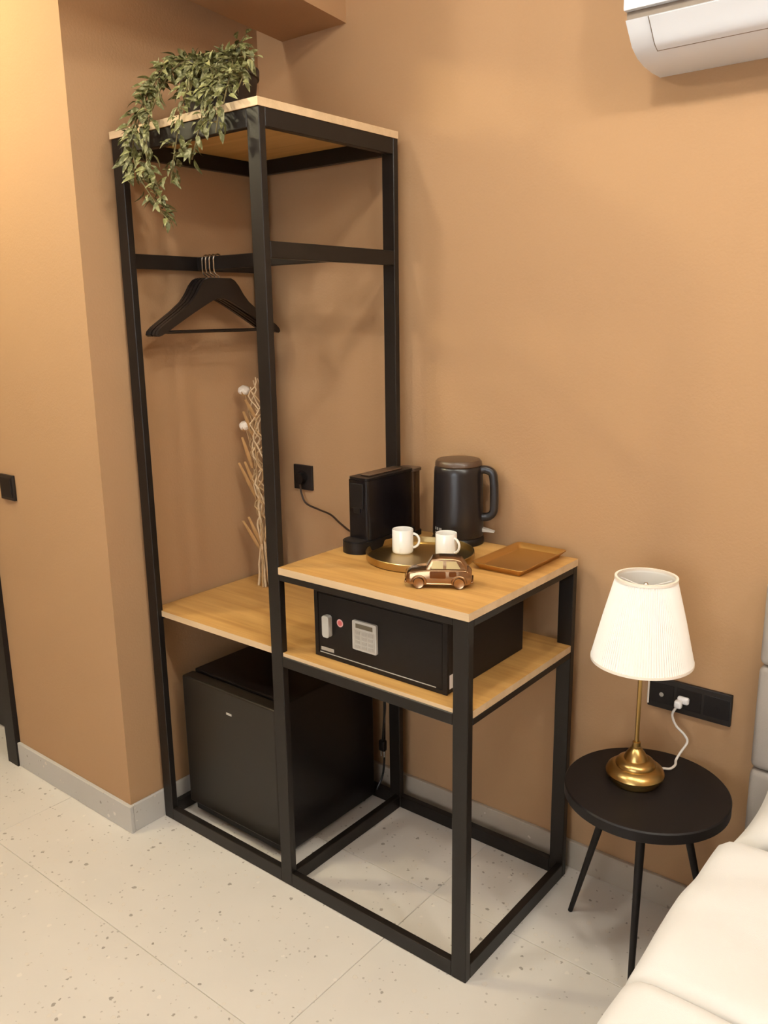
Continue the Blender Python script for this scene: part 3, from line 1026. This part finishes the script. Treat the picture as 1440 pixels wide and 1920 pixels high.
for p, d_, vi in spots:
    ok = False
    for attempt in range(14):
        rnd = Vector((random.gauss(0, 1), random.gauss(0, 1), random.gauss(0, 0.8)))
        dirv = (d_ * 0.45 + rnd.normalized() * 0.8 + Vector((0.12, -0.25, -0.05))).normalized()
        if p.x < 0.06 and dirv.x < 0:
            dirv.x = -dirv.x
        upv = Vector((random.gauss(0, 0.5) + 0.3, random.gauss(0, 0.5) - 0.5, 0.9)).normalized()
        yv = upv.cross(dirv).normalized()
        zv = dirv.cross(yv)
        sc = random.uniform(0.75, 1.2)
        MM = Matrix((dirv, yv, zv)).transposed().to_4x4()
        pw = p + rnd.normalized() * random.uniform(0.002, 0.016)
        samples = []
        for s_ in (0, 0.25, 0.5, 0.75, 1.0):
            for w_ in (-1, 0, 1):
                for be in (0.2, 0.75):
                    samples.append(pw + (MM.to_3x3() @ Vector((s_ * 0.037, w_ * 0.0075, -be * 0.037 * s_ * s_))) * sc)
        if not any(in_rack(q) for q in samples) and min(q.x for q in samples) > 0.0:
            ok = True
            break
    if not ok:
        continue
    pos = pw - base
    if cnt < 300:
        o = bpy.data.objects.new('leaf', leaf_protos[random.randrange(4)])
        COL.objects.link(o)
        o.parent = pt_
        o.matrix_local = Matrix.Translation(pos) @ MM @ Matrix.Scale(sc, 4)
    else:
        t_ = bmesh.new()
        t_.from_mesh(leaf_protos[random.randrange(4)])
        bmesh.ops.transform(t_, matrix=Matrix.Translation(pos) @ MM @ Matrix.Scale(sc, 4), verts=t_.verts)
        merge(extra, t_)
    cnt += 1
if cnt > 300:
    o = obj('leaves', extra, 'leaf', pt_, local=True)
    o['kind'] = 'stuff'
else:
    extra.free()

# ------------------------------------------------------------------ dried branches
random.seed(21)
BX, BY = 0.118, 0.352
tw = thing('dried_branch_bundle', 'bundle of curly dried branches with white cotton balls standing on the oak shelf', 'dried flowers', (BX, BY, ZS))


def twig(top, amp, freq, ph, r_, mat, base_off):
    pts = []
    n_ = 46
    for i in range(n_ + 1):
        s = i / n_
        x = BX + base_off[0] * 1.7 * (1 - 2.2 * s) * (1 - s) ** 4 + (top[0] - BX) * s
        y = BY + base_off[1] * (1 - s) ** 2 + (top[1] - BY) * s
        zz = ZS + 0.001 + (top[2] - ZS) * s
        pinch = 0.25 + 0.75 * min(1, abs(s - 0.18) * 3.2)
        w = amp * pinch * min(1, s * 5)
        x += w * math.sin(freq * s * 6.28 + ph) + 0.3 * w * math.sin(freq * 2.7 * s * 6.28 + ph * 2)
        y += w * 0.8 * math.cos(freq * s * 6.28 * 0.9 + ph * 1.7)
        x = max(x, XN + 0.012)
        pts.append((x, y, zz))
    return tube(pts, [r_ * (1 - 0.5 * i / n_) for i in range(n_ + 1)], 6)


TWG = [((0.070, 0.385, 1.318), 0.010, 5.5, 0.3, 0.0042, 'twig_pale', (-0.012, -0.006)), ((0.092, 0.380, 1.300), 0.012, 4.5, 1.9, 0.0040, 'twig_pale', (0.010, 0.006)),
       ((0.108, 0.372, 1.285), 0.011, 6.2, 3.3, 0.0036, 'twig', (0.004, -0.012)), ((0.120, 0.390, 1.250), 0.013, 5.0, 4.4, 0.0036, 'twig', (0.014, 0.0)),
       ((0.055, 0.380, 1.180), 0.009, 4.0, 5.2, 0.0030, 'twig', (-0.008, 0.012)), ((0.135, 0.385, 1.270), 0.010, 4.8, 2.5, 0.0036, 'twig_pale', (0.016, 0.012)),
       ((0.098, 0.395, 1.325), 0.013, 6.8, 0.9, 0.0034, 'twig_pale', (0.0, 0.014)),
       ((0.080, 0.375, 1.235), 0.014, 7.2, 2.2, 0.0034, 'twig', (-0.004, 0.004)), ((0.084, 0.372, 1.330), 0.011, 7.8, 4.0, 0.0038, 'twig_pale', (0.006, -0.004)),
       ((0.064, 0.380, 1.260), 0.010, 6.0, 1.2, 0.0030, 'twig', (0.002, 0.008))]
for a in TWG:
    obj('twig', twig(*a), a[5], tw, smooth=True)
for (x, y, zz, a, ln) in ((0.085, 0.365, 0.955, 0.52, 0.125), (0.098, 0.366, 0.960, 0.42, 0.12), (0.072, 0.366, 1.05, 0.3, 0.10), (0.098, 0.360, 0.79, 0.62, 0.11), (0.104, 0.362, 0.80, 0.45, 0.105), (0.075, 0.372, 1.15, 0.35, 0.08), (0.09, 0.37, 1.21, 0.5, 0.06)):
    bm = nb()
    rows = []
    for i in range(7):
        s = i / 6
        w = 0.0035 + 0.0045 * math.sin(PI * min(1, s * 1.05 + 0.05))
        cx_ = x - math.sin(a) * ln * s
        cy_ = y - 0.01 * s
        cz_ = zz + math.cos(a) * ln * s
        rows.append([bm.verts.new((max(cx_ - w, XN + 0.006), cy_, cz_)), bm.verts.new((cx_, cy_ - 0.003, cz_)), bm.verts.new((cx_ + w, cy_ + 0.002, cz_ + 0.002)), bm.verts.new((cx_, cy_ + 0.004, cz_))])
    for r1, r2 in zip(rows[:-1], rows[1:]):
        for k in range(4):
            bm.faces.new((r1[k], r1[(k + 1) % 4], r2[(k + 1) % 4], r2[k]))
    bm.faces.new(rows[0])
    bm.faces.new(rows[-1])
    obj('dry_leaf', bm, 'dry_husk', tw, smooth=True, angle=80)
for (x, y, zz) in ((0.046, 0.372, 1.290), (0.044, 0.370, 1.181)):
    bm = nb()
    bmesh.ops.create_icosphere(bm, subdivisions=3, radius=1.0)
    for v in bm.verts:
        nrm = v.co.normalized()
        k = 1 + 0.16 * noise.noise(nrm * 2.3 + Vector((x * 90, zz * 7, 0)))
        v.co = Vector((x + nrm.x * 0.0185 * k, y + nrm.y * 0.0185 * k, zz + nrm.z * 0.0150 * k))
    c_ = obj('cotton_ball', bm, 'cotton', tw, smooth=True, angle=80)
    tag(c_, 'white cotton ball')
    obj('stalk', tube([(x + 0.005, y, zz - 0.012), (0.060, 0.372, zz - 0.05), (0.085, 0.368, zz - 0.13), (0.100, 0.360, zz - 0.3)], 0.0018, 6, 6), 'twig', tw, smooth=True)
    for q in range(4):
        a = q * PI / 2 + 0.4
        bm = tube([(x + 0.003, y, zz - 0.015), (x + 0.012 * math.cos(a), y + 0.012 * math.sin(a), zz - 0.013), (x + 0.019 * math.cos(a), y + 0.019 * math.sin(a), zz - 0.003)], [0.003, 0.0035, 0.0008], 6)
        obj('husk', bm, 'dry_husk', c_, smooth=True)

# ------------------------------------------------------------------ hanging plug beside the fridge
hc = thing('fridge_cord', 'black cord with a hanging plug behind the mini fridge', 'cord', (0.50, 0.473, 0.2))
obj('cable', tube([(0.482, 0.452, 0.05), (0.492, 0.476, 0.12), (0.499, 0.474, 0.33), (0.504, 0.470, 0.36), (0.508, 0.466, 0.33), (0.500, 0.462, 0.22)], 0.0035, 8, 8), 'black_plastic', hc, smooth=True)
pl_ = obj('plug', bev(box(0.488, 0.510, 0.455, 0.472, 0.186, 0.222), 0.004, 2), 'black_plastic', hc, smooth=True)
for x in (0.493, 0.505):
    obj('prong', tube([(x, 0.463, 0.1865), (x, 0.463, 0.166)], 0.0028, 8), 'chrome', pl_, smooth=True)

# ------------------------------------------------------------------ round side table
nx, ny, NZ, NR = 1.385, 0.328, 0.450, 0.183
ns = thing('round_side_table', 'small round black side table on splayed legs between rack and bed', 'table', (nx, ny, 0))
obj('table_top', lathe([(0, NZ - 0.028), (NR - 0.004, NZ - 0.028), (NR, NZ - 0.025), (NR, NZ - 0.003), (NR - 0.003, NZ), (0, NZ)], nx, ny, 96), 'matte_black', ns, smooth=True)
a0_ = math.atan2(0.375 - ny, 1.188 - nx)
for k, (fx_, fy_) in enumerate(((1.190, 0.374), (1.435, 0.168), (1.515, 0.465))):
    ux, uy = fx_ - nx, fy_ - ny
    ln = math.hypot(ux, uy)
    tx_, ty_ = nx + ux / ln * 0.085, ny + uy / ln * 0.085
    obj('leg', tube([(tx_, ty_, NZ - 0.030), (fx_, fy_, 0.001)], [0.0105, 0.0062], 16), 'matte_black', ns, smooth=True)
    obj('leg_mount', lathe([(0, NZ - 0.036), (0.017, NZ - 0.036), (0.017, NZ - 0.0282), (0, NZ - 0.0282)], tx_, ty_, 20), 'matte_black', ns, smooth=True)

# ------------------------------------------------------------------ table lamp
lx, ly = 1.352, 0.340
lp = thing('table_lamp', 'brass table lamp with a white pleated shade on the round side table', 'lamp', (lx, ly, NZ))
obj('base', lathe([(0, 0), (0.054, 0), (0.056, 0.003), (0.058, 0.012), (0.0645, 0.017), (0.066, 0.023), (0.0625, 0.031), (0.054, 0.038), (0.046, 0.041), (0.0445, 0.041), (0.0445, 0.045), (0.041, 0.051), (0.034, 0.055), (0.0285, 0.0565), (0.0270, 0.0565), (0.0255, 0.062), (0.019, 0.073), (0.013, 0.081), (0.0105, 0.083), (0.0105, 0.086), (0.0090, 0.087), (0.0090, 0.097), (0.0055, 0.098), (0, 0.098)], lx, ly, 64, NZ), 'brass', lp, smooth=True, angle=32)
obj('stem', lathe([(0, 0.0985), (0.0048, 0.0985), (0.0048, 0.350), (0.010, 0.352), (0.010, 0.395), (0, 0.395)], lx, ly, 20, NZ), 'brass', lp, smooth=True)
sh = nb()
npl = 120
prof = [(0.1105, 0.300), (0.1100, 0.306), (0.0880, 0.400), (0.0665, 0.484), (0.0660, 0.490)]
rings = []
for r_, zz in prof:
    ring = []
    for k in range(npl * 2):
        a = PI * k / npl
        q = 0.0009 if k % 2 else -0.0009
        if zz in (0.300, 0.490):
            q = 0.0005
        ring.append(sh.verts.new((lx + (r_ + q) * math.cos(a), ly + (r_ + q) * math.sin(a), NZ + zz)))
    rings.append(ring)
for r_, zz in reversed(prof):
    rings.append([sh.verts.new((lx + (r_ - 0.003) * math.cos(PI * k / npl), ly + (r_ - 0.003) * math.sin(PI * k / npl), NZ + zz)) for k in range(npl * 2)])
rings.append(rings[0])
for a, b in zip(rings[:-1], rings[1:]):
    for k in range(npl * 2):
        k2 = (k + 1) % (npl * 2)
        sh.faces.new((a[k], a[k2], b[k2], b[k]))
so_ = obj('lamp_shade', sh, 'shade_fabric', lp)
for r_, zz in ((0.1112, 0.298), (0.0668, 0.488)):
    obj('binding', lathe([(r_ - 0.004, zz), (r_ + 0.001, zz), (r_ + 0.0008, zz + 0.006), (r_ - 0.0045, zz + 0.006), (r_ - 0.004, zz)], lx, ly, 96, NZ, cap=False), 'shade_trim', so_, smooth=True)
sp3 = nb()
for k in range(3):
    a = k * 2 * PI / 3 + 0.9
    add_tube(sp3, [(lx, ly, NZ + 0.468), (lx + 0.0635 * math.cos(a), ly + 0.0635 * math.sin(a), NZ + 0.478)], 0.0012, 6)
obj('spider', sp3, 'white_plastic', so_)
obj('bulb', lathe([(0, 0.395), (0.011, 0.396), (0.012, 0.408), (0.022, 0.428), (0.0215, 0.442), (0.013, 0.455), (0, 0.459)], lx, ly, 24, NZ), 'porcelain', lp, smooth=True)
obj('finial', lathe([(0, 0.460), (0.006, 0.460), (0.006, 0.476), (0.003, 0.480), (0, 0.481)], lx, ly, 16, NZ), 'chrome', lp, smooth=True)
obj('pull_chain', tube([(lx + 0.0155, ly + 0.0125, NZ + 0.372), (lx + 0.0155, ly + 0.0125, NZ + 0.195)], 0.0020, 6), 'white_cord', lp)
obj('chain_arm', tube([(lx + 0.009, ly + 0.007, NZ + 0.372), (lx + 0.0165, ly + 0.0133, NZ + 0.372)], 0.002, 8), 'brass', lp)

# long socket strip and the white lamp cord
s2 = thing('wall_socket', 'long black horizontal socket panel behind the table lamp', 'socket', (1.40, YW, 0.59))
obj('cover_plate', box(1.298, 1.500, YW - 0.010, YW - 0.0002, 0.548, 0.628, 0.002), 'black_socket', s2)
for x in (1.3335, 1.4, 1.466):
    obj('module', box(x - 0.030, x + 0.030, YW - 0.0112, YW - 0.0098, 0.562, 0.614, 0.0006, 1), 'matte_black', s2)
    obj('module_centre', prism([(x + 0.0055 * math.cos(2 * PI * k / 16), 0.586 + 0.0055 * math.sin(2 * PI * k / 16)) for k in range(16)], 'y', YW - 0.0122, YW - 0.0110), 'key_grey' if x < 1.35 else 'matte_black', s2)
lc = thing('lamp_cord', 'white cord and plug running from the socket panel to the table lamp', 'cord', (1.388, YW - 0.012, 0.588))
pg = nb()
add_box(pg, 1.376, 1.404, YW - 0.026, YW - 0.0126, 0.580, 0.598, 0.005, 3)
add_box(pg, 1.374, 1.392, YW - 0.040, YW - 0.024, 0.572, 0.592, 0.005, 3)
obj('plug', pg, 'white_plastic', lc, smooth=True)
obj('cable', tube([(1.380, YW - 0.036, 0.575), (1.371, YW - 0.034, 0.552), (1.380, YW - 0.030, 0.525), (1.402, YW - 0.028, 0.505), (1.410, YW - 0.030, 0.489), (1.401, 0.500, 0.466), (1.398, 0.480, 0.4538), (1.405, 0.455, 0.4538), (1.402, 0.432, 0.4538), (1.390, 0.424, 0.4538), (1.375, 0.416, 0.4545), (1.3655, 0.409, 0.456)], 0.0030, 8, 8), 'white_cord', lc, smooth=True)

# light switch left
sw_ = thing('light_switch', 'black light switch on the wall beside the entrance door', 'switch', (-0.52, YL, 1.0))
obj('cover_plate', box(-0.562, -0.482, YL - 0.010, YL - 0.0002, 0.962, 1.042, 0.002), 'black_socket', sw_)
obj('rocker', box(-0.553, -0.491, YL - 0.0125, YL - 0.0101, 0.971, 1.033, 0.001, 1), 'matte_black', sw_)

# ------------------------------------------------------------------ air conditioner
AX0, AX1 = 1.2385, 2.04
ac = thing('air_conditioner', 'white wall-mounted air conditioner at the top right', 'air conditioner', ((AX0 + AX1) / 2, YW, 2.0))
low = [(0.351, 2.070), (0.366, 2.053), (0.388, 2.0295), (0.417, 2.0150), (0.452, 2.0070), (0.496, 2.0030), (YW - 0.0004, 2.0030)]
top = [(YW - 0.0004, 2.285), (0.372, 2.285), (0.352, 2.278), (0.3435, 2.262), (0.342, 2.090)]
prof_l = low[:]
obj('lower_shell', prism([(0.380, 2.0700)] + low + [(YW - 0.0004, 2.0700)] if False else low + [(YW - 0.0004, 2.0705)], 'x', AX0, AX1), 'ac_white', ac, smooth=True, angle=25)
obj('inner_duct', box(AX0 + 0.0005, AX1 - 0.0005, 0.356, YW - 0.0004, 2.0708, 2.0858), 'ac_gap', ac)
obj('front_panel', prism(top + [(0.3435, 2.0862), (YW - 0.0004, 2.0862)], 'x', AX0 - 0.001, AX1 + 0.001), 'ac_white', ac, smooth=True, angle=25)
fl = nb()
pf = smooth_path([(0, 0.3506, 2.0690), (0, 0.366, 2.0530), (0, 0.388, 2.0295), (0, 0.404, 2.0205)], 6)
gr = nb()
for bm, inset, off, ext in ((fl, 0.0, 0.0026, 0.0), (gr, -0.0028, 0.0006, 0.0040)):
    A, B, A2, B2 = [], [], [], []
    for i, p in enumerate(pf):
        t = (pf[min(i + 1, len(pf) - 1)] - pf[max(i - 1, 0)]).normalized()
        nrm = Vector((0, -abs(t.z), -abs(t.y))).normalized()
        q = p + nrm * off
        if ext and i == len(pf) - 1:
            q = q + t * ext
        q2 = p - nrm * 0.001
        if ext and i == len(pf) - 1:
            q2 = q2 + t * ext
        A.append(bm.verts.new((1.287 + inset, q.y, q.z)))
        B.append(bm.verts.new((AX1 - 0.05 - inset, q.y, q.z)))
        A2.append(bm.verts.new((1.287 + inset, q2.y, q2.z)))
        B2.append(bm.verts.new((AX1 - 0.05 - inset, q2.y, q2.z)))
    m_ = len(pf)
    for i in range(m_ - 1):
        bm.faces.new((A[i], B[i], B[i + 1], A[i + 1]))
        bm.faces.new((A2[i], A2[i + 1], B2[i + 1], B2[i]))
        bm.faces.new((A[i], A[i + 1], A2[i + 1], A2[i]))
        bm.faces.new((B[i], B2[i], B2[i + 1], B[i + 1]))
    bm.faces.new((A[0], A2[0], B2[0], B[0]))
    bm.faces.new((A[-1], B[-1], B2[-1], A2[-1]))
obj('flap', fl, 'ac_white', ac, smooth=True, angle=30)
obj('flap_gap', gr, 'ac_gap', ac)

# ------------------------------------------------------------------ bed
bx0, bx1, by0, by1 = 1.615, 3.215, -1.53, 0.462
bd = thing('bed', 'wide bed with a white covered mattress right of the side table', 'bed', ((bx0 + bx1) / 2, (by0 + by1) / 2, 0))
obj('bed_base', box(bx0 + 0.06, bx1 - 0.06, by0 + 0.05, by1, 0.06, 0.27, 0.01), 'headboard_fabric', bd)
for x in (bx0 + 0.10, bx1 - 0.10):
    for y in (by0 + 0.10, by1 - 0.10):
        obj('leg', box(x - 0.03, x + 0.03, y - 0.03, y + 0.03, 0, 0.0595), 'matte_black', bd)
obj('mattress', box(bx0 + 0.055, bx1 - 0.055, by0 + 0.05, by1, 0.2705, 0.452, 0.04, 4), 'linen_white', bd, smooth=True)
hbd = thing('headboard', 'grey beige upholstered headboard standing against the back wall', 'headboard', ((1.56 + 3.26) / 2, 0.505, 0))
zc = [0.02, 0.245, 0.495, 0.745, 0.945]
for a, b in zip(zc[:-1], zc[1:]):
    obj('cushion_panel', box(1.566, 3.262, 0.468, YW - 0.014, a + 0.001, b - 0.001, 0.016, 4), 'headboard_fabric', hbd, smooth=True)


def sheet(name, label, x0, x1, y0, y1, ztop, drop, seed, nxs, nys, amp, thick, mat, cat='bedding', sink=0.0):
    """quilted cover: top surface with wrinkles, rolling over its left, right and foot edges"""
    bm = nb()
    rr_ = 0.045
    us = [i / nxs for i in range(nxs + 1)]
    vs = [j / nys for j in range(nys + 1)]
    grid = []
    lenx = (x1 - x0) + 2 * drop
    for v in vs:
        row = []
        y = y0 + (y1 - y0) * v
        for u in us:
            s = u * lenx - drop
            if s < 0:
                k = -s
                if k < rr_ * PI / 2:
                    a = k / rr_
                    x = x0 + rr_ - rr_ * math.sin(a) - 0
                    zz = ztop - rr_ + rr_ * math.cos(a)
                else:
                    x, zz = x0, ztop - rr_ - (k - rr_ * PI / 2)
                x = x - 0
            elif s > x1 - x0:
                k = s - (x1 - x0)
                if k < rr_ * PI / 2:
                    a = k / rr_
                    x = x1 - rr_ + rr_ * math.sin(a)
                    zz = ztop - rr_ + rr_ * math.cos(a)
                else:
                    x, zz = x1, ztop - rr_ - (k - rr_ * PI / 2)
            else:
                q = s / (x1 - x0)
                x = x0 + rr_ + q * (x1 - x0 - 2 * rr_)
                zz = ztop
            p = Vector((x * 1.6, y * 4.2 + x * 0.8, seed))
            w = noise.noise(p * 1.3) * 0.6 + noise.noise(p * 3.1) * 0.4
            w2 = noise.noise(Vector((x * 5 + y * 2, y * 13 - x * 4, seed + 3))) * 0.5
            zz += amp * (w + w2)
            if s < 0:
                x += amp * 1.0 * noise.noise(Vector((y * 5, zz * 2, seed + 9)))
            ed = min(v, 1 - v) * (y1 - y0)
            if sink and y1 - y < 0.10:
                q = min(1.0, (0.10 - (y1 - y)) / 0.05)
                zz -= sink * q * q * (3 - 2 * q)
            if ed < 0.03:
                zz -= (1 - ed / 0.03) ** 2 * thick * 0.55
            row.append(bm.verts.new((x, y, zz)))
        grid.append(row)
    for j in range(nys):
        for i in range(nxs):
            bm.faces.new((grid[j][i], grid[j][i + 1], grid[j + 1][i + 1], grid[j + 1][i]))
    o = obj(name, bm, mat, None, smooth=True, angle=80)
    md = o.modifiers.new('thickness', 'SOLIDIFY')
    md.thickness = thick
    md.offset = -1
    # bake the modifier so the mesh is real geometry
    dg = bpy.context.evaluated_depsgraph_get()
    me2 = bpy.data.meshes.new_from_object(o.evaluated_get(dg))
    o.modifiers.clear()
    old = o.data
    o.data = me2
    bpy.data.meshes.remove(old)
    tag(o, label, cat)
    return o


sheet('bed_cover', 'white quilted cover over the bed beside the side table', 1.600, 3.230, -0.3125, 0.138, 0.532, 0.20, 4.0, 90, 60, 0.011, 0.022, 'linen_white')
sheet('folded_duvet', 'white duvet over the foot of the bed, nearest the camera', 1.603, 3.228, -1.50, -0.3155, 0.538, 0.20, 11.0, 90, 130, 0.010, 0.024, 'linen_white')


def pillow(name, label, cx, cy, cz, sx, sy, sz, rx, rz, seed):
    bm = nb()
    n_ = 22
    for sgn in (1, -1):
        g_ = []
        for j in range(n_ + 1):
            row = []
            for i in range(n_ + 1):
                u, v = -1 + 2 * i / n_, -1 + 2 * j / n_
                e_ = max(0.0, (1 - abs(u) ** 2.6)) ** 0.55 * max(0.0, (1 - abs(v) ** 2.6)) ** 0.55
                pin = 1 - 0.06 * (abs(u) ** 2) * (1 - abs(v) ** 2) * 0 - 0.05 * (1 - abs(u * v))
                w = 1 + 0.10 * noise.noise(Vector((u * 2.2, v * 2.2, seed + sgn)))
                row.append(bm.verts.new((u * sx / 2 * (1 - 0.04 * (1 - v * v)), v * sy / 2 * (1 - 0.05 * (1 - u * u)), (0.125 if sgn > 0 else -0.030) * e_ * w)))
            g_.append(row)
        for j in range(n_):
            for i in range(n_):
                bm.faces.new((g_[j][i], g_[j][i + 1], g_[j + 1][i + 1], g_[j + 1][i]))
    bmesh.ops.remove_doubles(bm, verts=bm.verts, dist=0.0005)
    bmesh.ops.rotate(bm, verts=bm.verts, cent=(0, 0, 0), matrix=Matrix.Rotation(rx, 3, 'X'))
    bmesh.ops.rotate(bm, verts=bm.verts, cent=(0, 0, 0), matrix=Matrix.Rotation(rz, 3, 'Z'))
    bmesh.ops.translate(bm, verts=bm.verts, vec=(cx, cy, cz))
    return tag(obj(name, bm, 'pillow_white', None, smooth=True, angle=80), label, 'pillow', 'white pillows at the bed head')


pillow('pillow', 'white pillow at the head of the bed next to the side table', 1.968, 0.304, 0.496, 0.70, 0.305, 0.14, math.radians(3), 0, 2.0)
pillow('pillow', 'white pillow at the far side of the bed head', 2.80, 0.304, 0.496, 0.70, 0.305, 0.14, math.radians(3), 0, 6.0)
